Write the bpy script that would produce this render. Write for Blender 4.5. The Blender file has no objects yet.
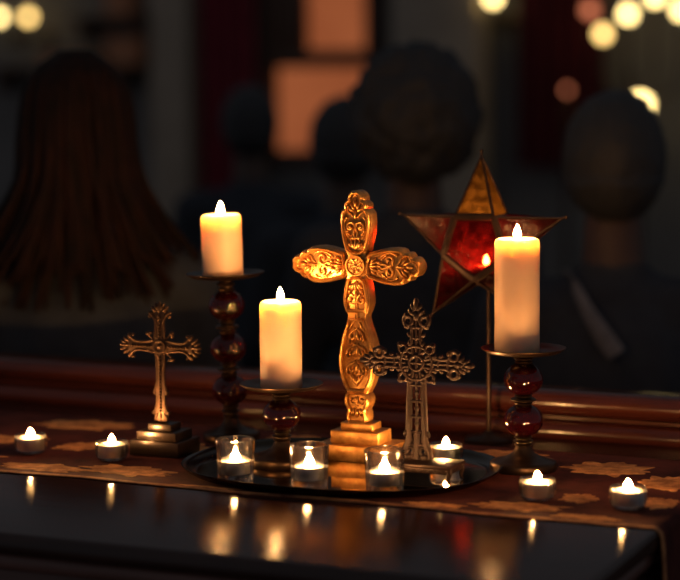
import bpy, bmesh, math, random
from math import sin, cos, pi, radians
from mathutils import Vector, Matrix, noise

S = bpy.context.scene
COL = S.collection
TZ = 0.90            # height of the sideboard top

# ------------------------------------------------------------------ mesh builder
class MB:
    def __init__(self):
        self.v = []; self.f = []; self.m = []
    def add(self, verts, faces, mi=0, M=None):
        o = len(self.v)
        for p in verts:
            p = Vector(p)
            self.v.append(M @ p if M is not None else p)
        for f in faces:
            self.f.append([i + o for i in f]); self.m.append(mi)
        return self
    def box(self, c, s, bev=0.0, mi=0, M=None, seg=2):
        bm = bmesh.new(); bmesh.ops.create_cube(bm, size=1.0)
        for v in bm.verts:
            v.co = Vector((v.co.x * s[0] + c[0], v.co.y * s[1] + c[1], v.co.z * s[2] + c[2]))
        if bev > 0:
            bmesh.ops.bevel(bm, geom=list(bm.edges), offset=bev, segments=seg, affect='EDGES', profile=0.5)
        return self.frombm(bm, mi, M)
    def frombm(self, bm, mi=0, M=None):
        bm.verts.index_update()
        vs = [v.co.copy() for v in bm.verts]; fs = [[v.index for v in f.verts] for f in bm.faces]
        bm.free()
        return self.add(vs, fs, mi, M)
    def lathe(self, prof, n=32, c=(0, 0, 0), mi=0, M=None, closed=False):
        vs = []; fs = []
        k = len(prof)
        for (r, z) in prof:
            for i in range(n):
                a = 2 * pi * i / n
                vs.append((c[0] + r * cos(a), c[1] + r * sin(a), c[2] + z))
        for j in range(k - 1 + (1 if closed else 0)):
            j2 = (j + 1) % k
            for i in range(n):
                i2 = (i + 1) % n
                fs.append([j * n + i, j * n + i2, j2 * n + i2, j2 * n + i])
        if not closed:
            if prof[0][0] > 1e-6: fs.append(list(range(n))[::-1])
            if prof[-1][0] > 1e-6: fs.append([(k - 1) * n + i for i in range(n)])
        return self.add(vs, fs, mi, M)
    def tube(self, pts, rad, n=8, mi=0, M=None, closed=False, flat=1.0, flat_axis=None):
        pts = [Vector(p) for p in pts]
        k = len(pts)
        if not hasattr(rad, '__len__'): rad = [rad] * k
        vs = []; fs = []
        up = None
        for i in range(k):
            if closed: t = pts[(i + 1) % k] - pts[i - 1]
            else: t = pts[min(i + 1, k - 1)] - pts[max(i - 1, 0)]
            if t.length < 1e-9: t = Vector((0, 0, 1))
            t.normalize()
            if flat_axis is not None:
                b = Vector(flat_axis); b = (b - t * b.dot(t))
                if b.length < 1e-6: b = t.orthogonal()
                b.normalize(); a = b.cross(t).normalized()
            else:
                if up is None: up = t.orthogonal().normalized()
                up = (up - t * up.dot(t))
                if up.length < 1e-6: up = t.orthogonal()
                up.normalize(); b = up; a = t.cross(b)
            for j in range(n):
                w = 2 * pi * j / n
                vs.append(pts[i] + a * (cos(w) * rad[i]) + b * (sin(w) * rad[i] * flat))
        for i in range(k - 1 + (1 if closed else 0)):
            i2 = (i + 1) % k
            for j in range(n):
                j2 = (j + 1) % n
                fs.append([i * n + j, i * n + j2, i2 * n + j2, i2 * n + j])
        if not closed:
            fs.append(list(range(n))[::-1]); fs.append([(k - 1) * n + j for j in range(n)])
        return self.add(vs, fs, mi, M)
    def ell(self, c, r, mi=0, M=None, nu=12, nv=8, R=None):
        vs = []; fs = []
        for j in range(1, nv):
            t = pi * j / nv
            for i in range(nu):
                a = 2 * pi * i / nu
                p = Vector((r[0] * sin(t) * cos(a), r[1] * sin(t) * sin(a), r[2] * cos(t)))
                if R is not None: p = R @ p
                vs.append(p + Vector(c))
        top = Vector((0, 0, r[2])); bot = Vector((0, 0, -r[2]))
        if R is not None: top = R @ top; bot = R @ bot
        vs.append(top + Vector(c)); vs.append(bot + Vector(c))
        T = len(vs) - 2; B = T + 1
        for j in range(nv - 2):
            for i in range(nu):
                i2 = (i + 1) % nu
                fs.append([j * nu + i, (j + 1) * nu + i, (j + 1) * nu + i2, j * nu + i2])
        for i in range(nu):
            i2 = (i + 1) % nu
            fs.append([T, i, i2]); fs.append([B, (nv - 2) * nu + i2, (nv - 2) * nu + i])
        return self.add(vs, fs, mi, M)
    def prism(self, out, y0, y1, bev=0.0, mi=0, M=None):
        """outline (x,z) extruded along y from y0 (front) to y1"""
        bm = bmesh.new()
        vs = [bm.verts.new((p[0], y0, p[1])) for p in out]
        f = bm.faces.new(vs)
        r = bmesh.ops.extrude_face_region(bm, geom=[f])
        for v in [g for g in r['geom'] if isinstance(g, bmesh.types.BMVert)]:
            v.co.y = y1
        bmesh.ops.recalc_face_normals(bm, faces=list(bm.faces))
        if bev > 0:
            ed = [e for e in bm.edges if abs(e.verts[0].co.y - y0) < 1e-7 and abs(e.verts[1].co.y - y0) < 1e-7]
            bmesh.ops.bevel(bm, geom=ed, offset=bev, segments=2, affect='EDGES', profile=0.5)
        return self.frombm(bm, mi, M)
    def build(self, name, mat, parent=None, smooth=True, ang=38):
        me = bpy.data.meshes.new(name)
        me.from_pydata([tuple(p) for p in self.v], [], self.f)
        mats = mat if isinstance(mat, (list, tuple)) else [mat]
        for m in mats: me.materials.append(m)
        if len(mats) > 1:
            me.polygons.foreach_set('material_index', self.m)
        bm = bmesh.new(); bm.from_mesh(me)
        bmesh.ops.recalc_face_normals(bm, faces=list(bm.faces)); bm.to_mesh(me); bm.free()
        if smooth:
            me.shade_smooth(); me.set_sharp_from_angle(angle=radians(ang))
        me.update()
        o = bpy.data.objects.new(name, me); COL.objects.link(o)
        if parent is not None: o.parent = parent
        return o

def tag(o, label=None, cat=None, group=None, kind=None):
    if label: o['label'] = label
    if cat: o['category'] = cat
    if group: o['group'] = group
    if kind: o['kind'] = kind
    return o

def empty(name, loc, label, cat, group=None, rz=0.0, rot=None):
    o = bpy.data.objects.new(name, None); COL.objects.link(o)
    o.location = loc; o.rotation_euler = rot if rot else (0, 0, rz)
    o.empty_display_size = 0.02
    return tag(o, label, cat, group)

def kids(o): return [c for c in COL.objects if c.parent == o]
def copy_tree(o, parent=None):
    c = o.copy(); COL.objects.link(c)
    if parent is not None: c.parent = parent
    for ch in kids(o): copy_tree(ch, c)
    return c

# ------------------------------------------------------------------ materials
def newmat(name):
    m = bpy.data.materials.new(name); m.use_nodes = True
    nt = m.node_tree
    for n in list(nt.nodes): nt.nodes.remove(n)
    out = nt.nodes.new('ShaderNodeOutputMaterial')
    return m, nt, out
def principled(nt, **kw):
    b = nt.nodes.new('ShaderNodeBsdfPrincipled')
    for k, v in kw.items():
        b.inputs[k.replace('_', ' ')].default_value = v
    return b
def c4(c): return (c[0], c[1], c[2], 1.0)
def texco(nt, scale=(1, 1, 1)):
    t = nt.nodes.new('ShaderNodeTexCoord'); mp = nt.nodes.new('ShaderNodeMapping')
    mp.inputs['Scale'].default_value = scale
    nt.links.new(t.outputs['Object'], mp.inputs['Vector'])
    return mp.outputs['Vector']
def noise_node(nt, vec, scale, detail=4, rough=0.55):
    n = nt.nodes.new('ShaderNodeTexNoise')
    n.inputs['Scale'].default_value = scale; n.inputs['Detail'].default_value = detail
    n.inputs['Roughness'].default_value = rough
    nt.links.new(vec, n.inputs['Vector'])
    return n.outputs['Fac']
def ramp(nt, fac, stops):
    r = nt.nodes.new('ShaderNodeValToRGB')
    e = r.color_ramp.elements
    while len(e) < len(stops): e.new(0.5)
    for el, (p, c) in zip(e, stops): el.position = p; el.color = c4(c)
    nt.links.new(fac, r.inputs['Fac'])
    return r.outputs['Color']
def bump(nt, fac, strength, dist, b):
    n = nt.nodes.new('ShaderNodeBump')
    n.inputs['Strength'].default_value = strength; n.inputs['Distance'].default_value = dist
    nt.links.new(fac, n.inputs['Height']); nt.links.new(n.outputs['Normal'], b.inputs['Normal'])
def simple(name, c1, c2=None, rough=0.5, metal=0.0, scale=20, bstr=0.0, bdist=0.002, stretch=(1, 1, 1), **kw):
    m, nt, out = newmat(name)
    b = principled(nt, Roughness=rough, Metallic=metal, **kw)
    v = texco(nt, stretch); f = noise_node(nt, v, scale)
    nt.links.new(ramp(nt, f, [(0.3, c1), (0.7, c2 or c1)]), b.inputs['Base Color'])
    if bstr > 0: bump(nt, f, bstr, bdist, b)
    nt.links.new(b.outputs['BSDF'], out.inputs['Surface'])
    return m
def emit(name, c, s):
    m, nt, out = newmat(name)
    e = nt.nodes.new('ShaderNodeEmission')
    e.inputs['Color'].default_value = c4(c); e.inputs['Strength'].default_value = s
    nt.links.new(e.outputs['Emission'], out.inputs['Surface'])
    return m

def wood_mat(name, c1, c2, rough, bs, coat=0.0):
    m, nt, out = newmat(name)
    b = principled(nt, Roughness=rough)
    b.inputs['Coat Weight'].default_value = coat; b.inputs['Coat Roughness'].default_value = rough * 0.6
    v = texco(nt, (1.2, 14, 14)); f = noise_node(nt, v, 6, 6, 0.6)
    nt.links.new(ramp(nt, f, [(0.25, c1), (0.75, c2)]), b.inputs['Base Color'])
    v2 = texco(nt, (2, 11, 3)); f2 = noise_node(nt, v2, 9, 3, 0.5)
    bump(nt, f2, bs, 0.002, b)
    nt.links.new(b.outputs['BSDF'], out.inputs['Surface'])
    return m

def lacquer_mat(name, c1, c2, rough, aniso):
    """dark wood under a lacquer rubbed out along the grain, so reflections smear across it"""
    m, nt, out = newmat(name)
    v = texco(nt, (1.2, 14, 14)); f = noise_node(nt, v, 6, 6, 0.6)
    d = nt.nodes.new('ShaderNodeBsdfDiffuse'); nt.links.new(ramp(nt, f, [(0.25, c1), (0.75, c2)]), d.inputs['Color'])
    g = nt.nodes.new('ShaderNodeBsdfAnisotropic'); g.distribution = 'BECKMANN'
    g.inputs['Roughness'].default_value = rough; g.inputs['Anisotropy'].default_value = aniso
    tg = nt.nodes.new('ShaderNodeCombineXYZ'); tg.inputs['X'].default_value = 0.966; tg.inputs['Y'].default_value = 0.26
    nt.links.new(tg.outputs[0], g.inputs['Tangent'])
    f2 = noise_node(nt, texco(nt, (3, 15, 3)), 9, 3, 0.5)
    n = nt.nodes.new('ShaderNodeBump'); n.inputs['Strength'].default_value = 0.10; n.inputs['Distance'].default_value = 0.002
    nt.links.new(f2, n.inputs['Height']); nt.links.new(n.outputs['Normal'], g.inputs['Normal'])
    fr = nt.nodes.new('ShaderNodeFresnel'); fr.inputs['IOR'].default_value = 1.55
    mx = nt.nodes.new('ShaderNodeMixShader'); nt.links.new(fr.outputs[0], mx.inputs['Fac'])
    nt.links.new(d.outputs[0], mx.inputs[1]); nt.links.new(g.outputs[0], mx.inputs[2])
    nt.links.new(mx.outputs[0], out.inputs['Surface'])
    return m
M_WOOD = lacquer_mat('polished_mahogany', (0.020, 0.008, 0.007), (0.050, 0.019, 0.014), 0.195, 0.36)
M_EDGE = wood_mat('reddish_mahogany_edge', (0.10, 0.045, 0.036), (0.19, 0.09, 0.075), 0.4, 0.1)
M_RAIL = wood_mat('varnished_moulding', (0.028, 0.007, 0.005), (0.065, 0.016, 0.010), 0.20, 0.14)
M_FLAME = emit('flame', (1.0, 0.47, 0.15), 1350.0)
M_TFLAME = emit('tealight_flame', (1.0, 0.47, 0.15), 2500.0)
M_WICK = simple('burnt_wick', (0.02, 0.015, 0.012), rough=0.9)

def wax_mat():
    m, nt, out = newmat('cream_wax')
    b = principled(nt, Roughness=0.5)
    b.inputs['Base Color'].default_value = (0.74, 0.50, 0.33, 1)
    b.inputs['Subsurface Weight'].default_value = 1.0
    b.inputs['Subsurface Radius'].default_value = (1.0, 0.68, 0.42)
    b.inputs['Subsurface Scale'].default_value = 0.034
    b.subsurface_method = 'BURLEY'
    v = texco(nt); f = noise_node(nt, v, 55, 3); bump(nt, f, 0.05, 0.001, b)
    nt.links.new(b.outputs['BSDF'], out.inputs['Surface'])
    return m
M_WAX = wax_mat()
M_TWAX = simple('tealight_wax', (0.9, 0.86, 0.78), rough=0.35)
M_ALU = simple('brushed_aluminium', (0.62, 0.63, 0.67), (0.72, 0.73, 0.77), rough=0.30, metal=1.0, scale=30)

def glass_mat(name, lo=0.05, hi=0.75, pw=2.6, rough=0.05, real=0.28):
    """clear glass: straight-through and refracted light, reflecting more at grazing angles"""
    m, nt, out = newmat(name)
    lw = nt.nodes.new('ShaderNodeLayerWeight'); lw.inputs['Blend'].default_value = 0.5
    p = nt.nodes.new('ShaderNodeMath'); p.operation = 'POWER'; p.inputs[1].default_value = pw
    nt.links.new(lw.outputs['Facing'], p.inputs[0])
    mu = nt.nodes.new('ShaderNodeMath'); mu.operation = 'MULTIPLY_ADD'
    mu.inputs[1].default_value = hi; mu.inputs[2].default_value = lo; mu.use_clamp = True
    nt.links.new(p.outputs[0], mu.inputs[0])
    t = nt.nodes.new('ShaderNodeBsdfTransparent'); t.inputs['Color'].default_value = (0.98, 0.98, 0.98, 1)
    rg = nt.nodes.new('ShaderNodeBsdfGlass'); rg.inputs['IOR'].default_value = 1.46; rg.inputs['Roughness'].default_value = 0.0
    g = nt.nodes.new('ShaderNodeBsdfGlossy'); g.inputs['Roughness'].default_value = rough
    a = nt.nodes.new('ShaderNodeMixShader'); a.inputs['Fac'].default_value = real
    nt.links.new(t.outputs[0], a.inputs[1]); nt.links.new(rg.outputs[0], a.inputs[2])
    mix = nt.nodes.new('ShaderNodeMixShader')
    nt.links.new(mu.outputs[0], mix.inputs['Fac'])
    nt.links.new(a.outputs[0], mix.inputs[1]); nt.links.new(g.outputs[0], mix.inputs[2])
    nt.links.new(mix.outputs[0], out.inputs['Surface'])
    return m
M_GLASS = glass_mat('clear_glass', lo=0.03, pw=3.2, rough=0.015, real=0.62)
M_GLASS2 = glass_mat('thick_clear_glass', lo=0.05, rough=0.02, real=0.72)

def panel_mat(name, col, dcol):
    """hammered stained glass: part see-through, part scattering, glossy face"""
    m, nt, out = newmat(name)
    v = texco(nt); f = noise_node(nt, v, 90, 3, 0.6)
    t = nt.nodes.new('ShaderNodeBsdfTransparent'); t.inputs['Color'].default_value = c4(col)
    tr = nt.nodes.new('ShaderNodeBsdfTranslucent'); df = nt.nodes.new('ShaderNodeBsdfDiffuse')
    rc = ramp(nt, f, [(0.40, tuple(x * 0.35 for x in dcol)), (0.66, tuple(x * 1.35 for x in dcol))])
    nt.links.new(rc, tr.inputs['Color']); nt.links.new(rc, df.inputs['Color'])
    a = nt.nodes.new('ShaderNodeMixShader'); a.inputs['Fac'].default_value = 0.3
    nt.links.new(tr.outputs[0], a.inputs[1]); nt.links.new(df.outputs[0], a.inputs[2])
    b = nt.nodes.new('ShaderNodeMixShader'); b.inputs['Fac'].default_value = 0.45
    nt.links.new(t.outputs[0], b.inputs[1]); nt.links.new(a.outputs[0], b.inputs[2])
    g = nt.nodes.new('ShaderNodeBsdfGlossy'); g.inputs['Roughness'].default_value = 0.15
    n = nt.nodes.new('ShaderNodeBump'); n.inputs['Strength'].default_value = 0.5; n.inputs['Distance'].default_value = 0.002
    nt.links.new(f, n.inputs['Height']); nt.links.new(n.outputs['Normal'], g.inputs['Normal'])
    c = nt.nodes.new('ShaderNodeMixShader'); c.inputs['Fac'].default_value = 0.003
    nt.links.new(b.outputs[0], c.inputs[1]); nt.links.new(g.outputs[0], c.inputs[2])
    nt.links.new(c.outputs[0], out.inputs['Surface'])
    return m
M_REDP = panel_mat('red_hammered_glass', (0.85, 0.22, 0.14), (0.055, 0.006, 0.010))
M_AMBP = panel_mat('amber_hammered_glass', (0.95, 0.75, 0.35), (0.24, 0.145, 0.048))

M_GOLD = simple('gilded_metal', (0.36, 0.145, 0.032), (0.66, 0.35, 0.10), rough=0.35, metal=0.85, scale=110, bstr=0.3, bdist=0.001)
M_BRONZE = simple('antique_bronze', (0.04, 0.023, 0.015), (0.10, 0.054, 0.031), rough=0.42, metal=0.8, scale=90, bstr=0.2, bdist=0.001)
M_BBASE = simple('dark_bronze_base', (0.016, 0.010, 0.007), (0.03, 0.018, 0.013), rough=0.30, metal=0.5, scale=25)
M_IRON = simple('brown_cast_metal', (0.014, 0.007, 0.006), (0.027, 0.012, 0.009), rough=0.45, metal=0.55, scale=80, bstr=0.25, bdist=0.001)
M_BRASS = simple('dark_aged_brass', (0.03, 0.019, 0.013), (0.055, 0.033, 0.021), rough=0.36, metal=0.9, scale=30)
M_TRAY = simple('dark_mirror_tray', (0.50, 0.40, 0.30), (0.56, 0.46, 0.35), rough=0.05, metal=1.0, scale=8)
M_RIM = simple('dark_tray_rim', (0.045, 0.032, 0.022), (0.06, 0.045, 0.03), rough=0.22, metal=1.0, scale=8)
M_LEAD = simple('dark_lantern_metal', (0.018, 0.011, 0.009), (0.036, 0.021, 0.015), rough=0.42, metal=0.75, scale=40)

def redball_mat():
    m, nt, out = newmat('ruby_glass')
    b = principled(nt, Roughness=0.03)
    b.inputs['Base Color'].default_value = (0.012, 0.0008, 0.0018, 1)
    b.inputs['IOR'].default_value = 1.55
    t = nt.nodes.new('ShaderNodeBsdfTransparent'); t.inputs['Color'].default_value = (0.45, 0.02, 0.035, 1)
    mx = nt.nodes.new('ShaderNodeMixShader'); mx.inputs['Fac'].default_value = 0.82
    nt.links.new(t.outputs[0], mx.inputs[1]); nt.links.new(b.outputs[0], mx.inputs[2])
    nt.links.new(mx.outputs[0], out.inputs['Surface'])
    return m
M_RUBY = redball_mat()

def cloth_mat(name, c1, c2, scale, bs=0.3, rough=0.85, sheen=0.0):
    m, nt, out = newmat(name)
    b = principled(nt, Roughness=rough)
    b.inputs['Sheen Weight'].default_value = sheen; b.inputs['Specular IOR Level'].default_value = 0.15; b.inputs['Sheen Roughness'].default_value = 0.5
    v = texco(nt); f = noise_node(nt, v, scale, 5, 0.65)
    nt.links.new(ramp(nt, f, [(0.35, c1), (0.68, c2)]), b.inputs['Base Color'])
    f2 = noise_node(nt, v, scale * 6, 2); bump(nt, f2, bs, 0.002, b)
    nt.links.new(b.outputs['BSDF'], out.inputs['Surface'])
    return m
M_RUN = cloth_mat('maroon_runner', (0.045, 0.009, 0.008), (0.13, 0.028, 0.018), 14)
M_LEAF = cloth_mat('ochre_leaf_weave', (0.34, 0.12, 0.04), (0.90, 0.40, 0.13), 45, 0.6)
M_TRIM = cloth_mat('ochre_hem', (0.16, 0.05, 0.03), (0.60, 0.26, 0.10), 40, 0.6)

# ------------------------------------------------------------------ sideboard
EX = 0.437; FY = -0.418; BY = 0.44; LX = -1.65
def sideboard():
    t = empty('wooden_sideboard', ((LX + EX) / 2, 0, 0), 'dark polished wooden sideboard carrying the candles and crosses', 'sideboard')
    ox = (LX + EX) / 2
    # top: profile (y,z) swept along x, ends also moulded a little
    top = MB(); bm = bmesh.new()
    top.box((0, (FY + BY) / 2, TZ - 0.012), (EX - LX, BY - FY, 0.024), 0.006, seg=3)
    top.build('tabletop', M_WOOD, t)
    m2 = MB(); m2.box((0, (FY + BY) / 2 + 0.004, TZ - 0.0345), (EX - LX - 0.016, BY - FY - 0.010, 0.021), 0.008, seg=3)
    m2.build('edge_moulding', M_EDGE, t)
    b = MB(); b.box((0, (FY + BY) / 2 + 0.012, 0.4825), (EX - LX - 0.05, BY - FY - 0.045, 0.745), 0.004)
    b.build('cabinet_body', M_EDGE, t)
    # front doors with raised panels
    w = (EX - LX - 0.09) / 3
    for i in range(3):
        d = MB(); xc = -(EX - LX) / 2 + 0.045 + w * (i + 0.5)
        d.box((xc, FY + 0.026, 0.46), (w - 0.02, 0.018, 0.62), 0.004)
        for sx in (-1, 1): d.box((xc + sx * (w / 2 - 0.045), FY + 0.014, 0.46), (0.06, 0.012, 0.61), 0.003)
        for sz in (-1, 1): d.box((xc, FY + 0.014, 0.46 + sz * 0.275), (w - 0.16, 0.012, 0.06), 0.003)
        dd = d.build('door', M_EDGE, t)
        k = MB(); k.lathe([(0.004, 0), (0.004, 0.012), (0.011, 0.016), (0.013, 0.022), (0.009, 0.028), (0.0, 0.030)], 16,
                          M=Matrix.Translation((xc + w / 2 - 0.045, FY + 0.008, 0.5)) @ Matrix.Rotation(pi / 2, 4, 'X'))
        k.build('knob', M_BRASS, dd)
    p = MB(); p.box((0, (FY + BY) / 2 + 0.012, 0.055), (EX - LX - 0.02, BY - FY - 0.02, 0.11), 0.01)
    p.build('plinth', M_WOOD, t)
    # back gallery rail: lower moulding, groove, big rounded bead
    y0 = 0.342
    prof = [(y0, 0), (y0 - 0.002, 0.004), (y0 - 0.002, 0.012), (y0 + 0.003, 0.019), (y0 + 0.009, 0.0225), (y0 + 0.019, 0.024),
            (y0 + 0.019, 0.028)]
    for i in range(13):
        a = -pi / 2 + pi * i / 12
        prof.append((y0 + 0.027 - 0.022 * cos(a), 0.0455 + 0.0175 * sin(a)))
    prof += [(y0 + 0.060, 0.063), (y0 + 0.066, 0.057), (y0 + 0.066, 0)]
    r = MB(); L = -(EX - LX) / 2; Rr = -L
    vs = [(L, p[0], TZ + p[1]) for p in prof] + [(Rr, p[0], TZ + p[1]) for p in prof]
    n = len(prof); fs = [[i, (i + 1) % n, n + (i + 1) % n, n + i] for i in range(n)] + [list(range(n)), list(range(n, 2 * n))[::-1]]
    r.add(vs, fs); r.build('back_rail', M_RAIL, t, ang=50)
    return t
sideboard()

# ------------------------------------------------------------------ runner with woven leaves
def leaf_outline(cx, cy, L, W, rot, lobes, seed, n=72):
    rnd = random.Random(seed); ph = rnd.random() * 6
    pts = []
    for i in range(n):
        a = 2 * pi * i / n
        r = 1 - 0.26 * abs(sin(lobes * a / 2.0 + ph)) ** 0.7 + 0.07 * sin(11 * a + ph * 2) + 0.05 * sin(17 * a + seed)
        x = r * cos(a) * L; y = r * sin(a) * W
        pts.append((cx + x * cos(rot) - y * sin(rot), cy + x * sin(rot) + y * cos(rot)))
    return pts
RY0 = -0.137; RY1 = 0.245; RX1 = EX + 0.006
def runner():
    mb = MB()
    # path along x then over the edge and down
    path = []
    x = -1.60
    while x < EX - 0.012: path.append((x, 0.002)); x += 0.02
    for i in range(7):
        a = (pi / 2) * i / 6
        path.append((EX - 0.008 + 0.012 * sin(a), 0.002 - 0.012 + 0.012 * cos(a)))
    z = -0.02
    while z > -0.36: path.append((EX + 0.004, z)); z -= 0.02
    ny = 40; k = len(path)
    def hem(x): return 0.0028 * sin(x * 17) + 0.0016 * sin(x * 41 + 1)
    rows = []
    for j in range(ny + 1):
        t = j / ny; row = []
        for i, (px, pz) in enumerate(path):
            y = RY0 + (RY1 - RY0) * t + hem(px) * (1 - t)
            dz = 0; dx = 0
            if pz < -0.012:
                f = min(1, -pz / 0.15)
                dx = 0.010 * f * (0.55 + 0.45 * sin(y * 46 + 0.8)); y += 0.012 * f * sin(t * 9)
            row.append((px + dx, y, TZ + pz + dz))
        rows.append(row)
    T = 0.0014
    vs = []
    for row in rows: vs += row
    off = len(vs)
    # underside follows (offset inwards)
    for row in rows:
        for i, p in enumerate(row):
            pz = path[i][1]
            if pz > -0.001: vs.append((p[0], p[1], p[2] - T))
            else: vs.append((p[0] - T, p[1], p[2] - T * 0.3))
    fs = []; ms = []
    def mi(j, i):
        return 2 if (j < 1) else 0
    for j in range(ny):
        for i in range(k - 1):
            fs.append([j * k + i, j * k + i + 1, (j + 1) * k + i + 1, (j + 1) * k + i]); ms.append(mi(j, i))
            fs.append([off + j * k + i, off + (j + 1) * k + i, off + (j + 1) * k + i + 1, off + j * k + i + 1]); ms.append(0)
    for i in range(k - 1):
        fs.append([i, off + i, off + i + 1, i + 1]); ms.append(2)
        a = ny * k
        fs.append([a + i, a + i + 1, off + a + i + 1, off + a + i]); ms.append(0)
    for j in range(ny):
        fs.append([j * k + k - 1, off + j * k + k - 1, off + (j + 1) * k + k - 1, (j + 1) * k + k - 1]); ms.append(0)
    mb.v = [Vector(p) for p in vs]; mb.f = fs; mb.m = ms
    # leaves: woven patches barely proud of the cloth
    leaves = [(-0.479, 0.187, .085, .042, .15, 7, 1), (-0.365, -0.098, .075, .026, 0.0, 5, 2), (-0.255, -0.075, .075, .034, -.05, 7, 3),
              (0.293, 0.160, .062, .050, .1, 7, 4), (0.3125, -0.020, .026, .030, .3, 5, 5), (0.262, -0.088, .062, .026, .12, 7, 6),
              (0.170, -0.116, .042, .014, 0.05, 5, 7), (0.405, -0.012, .028, .036, .2, 5, 8), (0.140, 0.200, .065, .034, .2, 7, 9),
              (0.350, -0.113, .045, .015, 0, 5, 10), (-0.52, 0.05, .06, .035, .3, 7, 11), (-0.262, 0.075, .05, .05, .5, 7, 12),
              (-0.395, 0.045, .045, .032, .7, 5, 13), (0.02, 0.205, .06, .032, .1, 7, 14), (0.385, 0.10, .04, .05, .4, 7, 15),
              (-0.50, -0.075, .06, .03, .2, 5, 16), (-0.70, 0.0, .08, .05, .3, 7, 17), (-0.9, 0.1, .08, .05, .8, 7, 18), (-0.16, 0.2, .05, .03, .4, 5, 19),
              (-0.12, -0.127, .05, .006, 0.0, 5, 20), (0.06, -0.129, .05, .005, 0.0, 5, 21)]
    for (cx, cy, L, W, ro, lb, sd) in leaves:
        o = leaf_outline(cx, cy, L, W, ro, lb, sd)
        o = [(min(max(px, -1.5), EX - 0.012), min(max(py, RY0 + 0.006), RY1 - 0.003)) for px, py in o]
        nn = len(o)
        base = [(p[0], p[1], TZ + 0.0019) for p in o]; up = [(cx + (p[0] - cx) * .97, cy + (p[1] - cy) * .97, TZ + 0.0024) for p in o]
        f = [[i, (i + 1) % nn, nn + (i + 1) % nn, nn + i] for i in range(nn)]
        f += [[nn + i, nn + (i + 1) % nn, 2 * nn] for i in range(nn)]
        mb.add(base + up + [(cx, cy, TZ + 0.0025)], f, 1)
    o = mb.build('table_runner', [M_RUN, M_LEAF, M_TRIM], None, ang=22)
    tag(o, 'maroon table runner with ochre woven leaves lying along the sideboard', 'table runner')
runner()
RZ = TZ + 0.0021

# ------------------------------------------------------------------ oval mirror tray
TC = (-0.008, 0.022)
def tray():
    def ring(a, b, z, n=96, e=2.4):
        out = []
        for i in range(n):
            w = 2 * pi * i / n; c, s = cos(w), sin(w)
            out.append((a * math.copysign(abs(c) ** (2 / e), c), b * math.copysign(abs(s) ** (2 / e), s), z))
        return out
    root = empty('serving_tray', (TC[0], TC[1], RZ), 'dark mirror-bright oval tray under the gold cross and the straight-sided votive glasses', 'tray')
    n = 96
    def stack(rings, caps=(True, True)):
        mb = MB(); vs = []; fs = []
        for r in rings: vs += r
        for j in range(len(rings) - 1):
            for i in range(n):
                fs.append([j * n + i, j * n + (i + 1) % n, (j + 1) * n + (i + 1) % n, (j + 1) * n + i])
        if caps[0]: fs.append(list(range(n))[::-1])
        if caps[1]: fs.append([(len(rings) - 1) * n + i for i in range(n)])
        return mb.add(vs, fs)
    a, b = .181, .145
    stack([ring(a, b, 0.0008), ring(a, b, 0.0022)]).build('tray_base', M_TRAY, root, ang=30)
    rr = [ring(a - .002, b - .002, 0.0004), ring(a + .006, b + .004, 0.0012), ring(a + .014, b + .009, 0.0055), ring(a + .018, b + .012, 0.0095), ring(a + .0185, b + .0125, 0.0108),
          ring(a + .017, b + .0115, 0.0112), ring(a + .011, b + .0075, 0.0072), ring(a + .004, b + .003, 0.0032), ring(a - .002, b - .002, 0.0023)]
    stack(rr, (False, False)).build('tray_rim', M_RIM, root, ang=60)
tray()
TY = RZ + 0.0022    # tray floor

# ------------------------------------------------------------------ flames, candles
def flame_bm(h, r, z0, lean=0.0):
    mb = MB(); prof = []
    for i in range(11):
        t = i / 10
        w = r * (sin(pi * t ** 0.62)) ** 0.85 if 0 < t < 1 else 0
        prof.append((max(w, 0.0), z0 + h * t))
    mb.lathe(prof, 10)
    for v in mb.v:
        v.x += lean * (v.z - z0) ** 2 / h
    return mb
def wick_bm(z0, h):
    mb = MB(); mb.tube([(0, 0, z0), (0.0002, 0, z0 + h * .6), (0.001, 0.0004, z0 + h)], [0.0009, 0.0009, 0.0007], 6)
    return mb

def pillar(loc, r, h, label, lean=0.0, tilt=(0, 0, 0)):
    t = empty('pillar_candle', loc, label, 'candle', 'pillar candles on the holders', rot=tilt)
    pf = [(0.0, 0), (r - 0.002, 0), (r, 0.002)]
    for i in range(1, 8): pf.append((r * (1 + 0.004 * sin(i * 2.1)), h * i / 8))
    pf += [(r, h - 0.006), (r - 0.0012, h - 0.002), (r - 0.004, h - 0.0002), (r - 0.007, h - 0.0015), (r * .6, h - 0.0045), (r * .25, h - 0.0055), (0.0, h - 0.0055)]
    w = MB(); w.lathe(pf, 40); w.build('wax', M_WAX, t, ang=60)
    wick_bm(h - 0.006, 0.009).build('wick', M_WICK, t)
    flame_bm(0.0185, 0.0046, h - 0.0012, lean).build('flame', M_FLAME, t)
    return t

def tealight(loc, label, group, fm=None, h=0.0155, r=0.0180, fh=0.0130, fr=0.0042):
    t = empty('tealight', loc, label, 'tealight candle', group)
    c = MB(); c.lathe([(0.0, 0), (r - .001, 0), (r - 0.0004, 0.001), (r - 0.0006, h - 0.0012), (r + 0.0004, h - 0.0004), (r + 0.0002, h), (r - 0.0006, h - .0003), (r - 0.0011, h - 0.001), (r - 0.0011, 0.001), (0, 0.001)], 32)
    c.build('foil_cup', M_ALU, t, ang=40)
    w = MB(); w.lathe([(0.0, 0.0012), (r - 0.0012, 0.0012), (r - 0.0012, h - 0.0016), (r - 0.003, h - 0.0022), (0.004, h - 0.0022), (0.0, h - 0.0012)], 32)
    w.build('wax', M_TWAX, t, ang=60)
    wick_bm(h - 0.002, 0.006).build('wick', M_WICK, t)
    flame_bm(fh, fr, h + 0.0012).build('flame', fm or M_FLAME, t)
    return t

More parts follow.
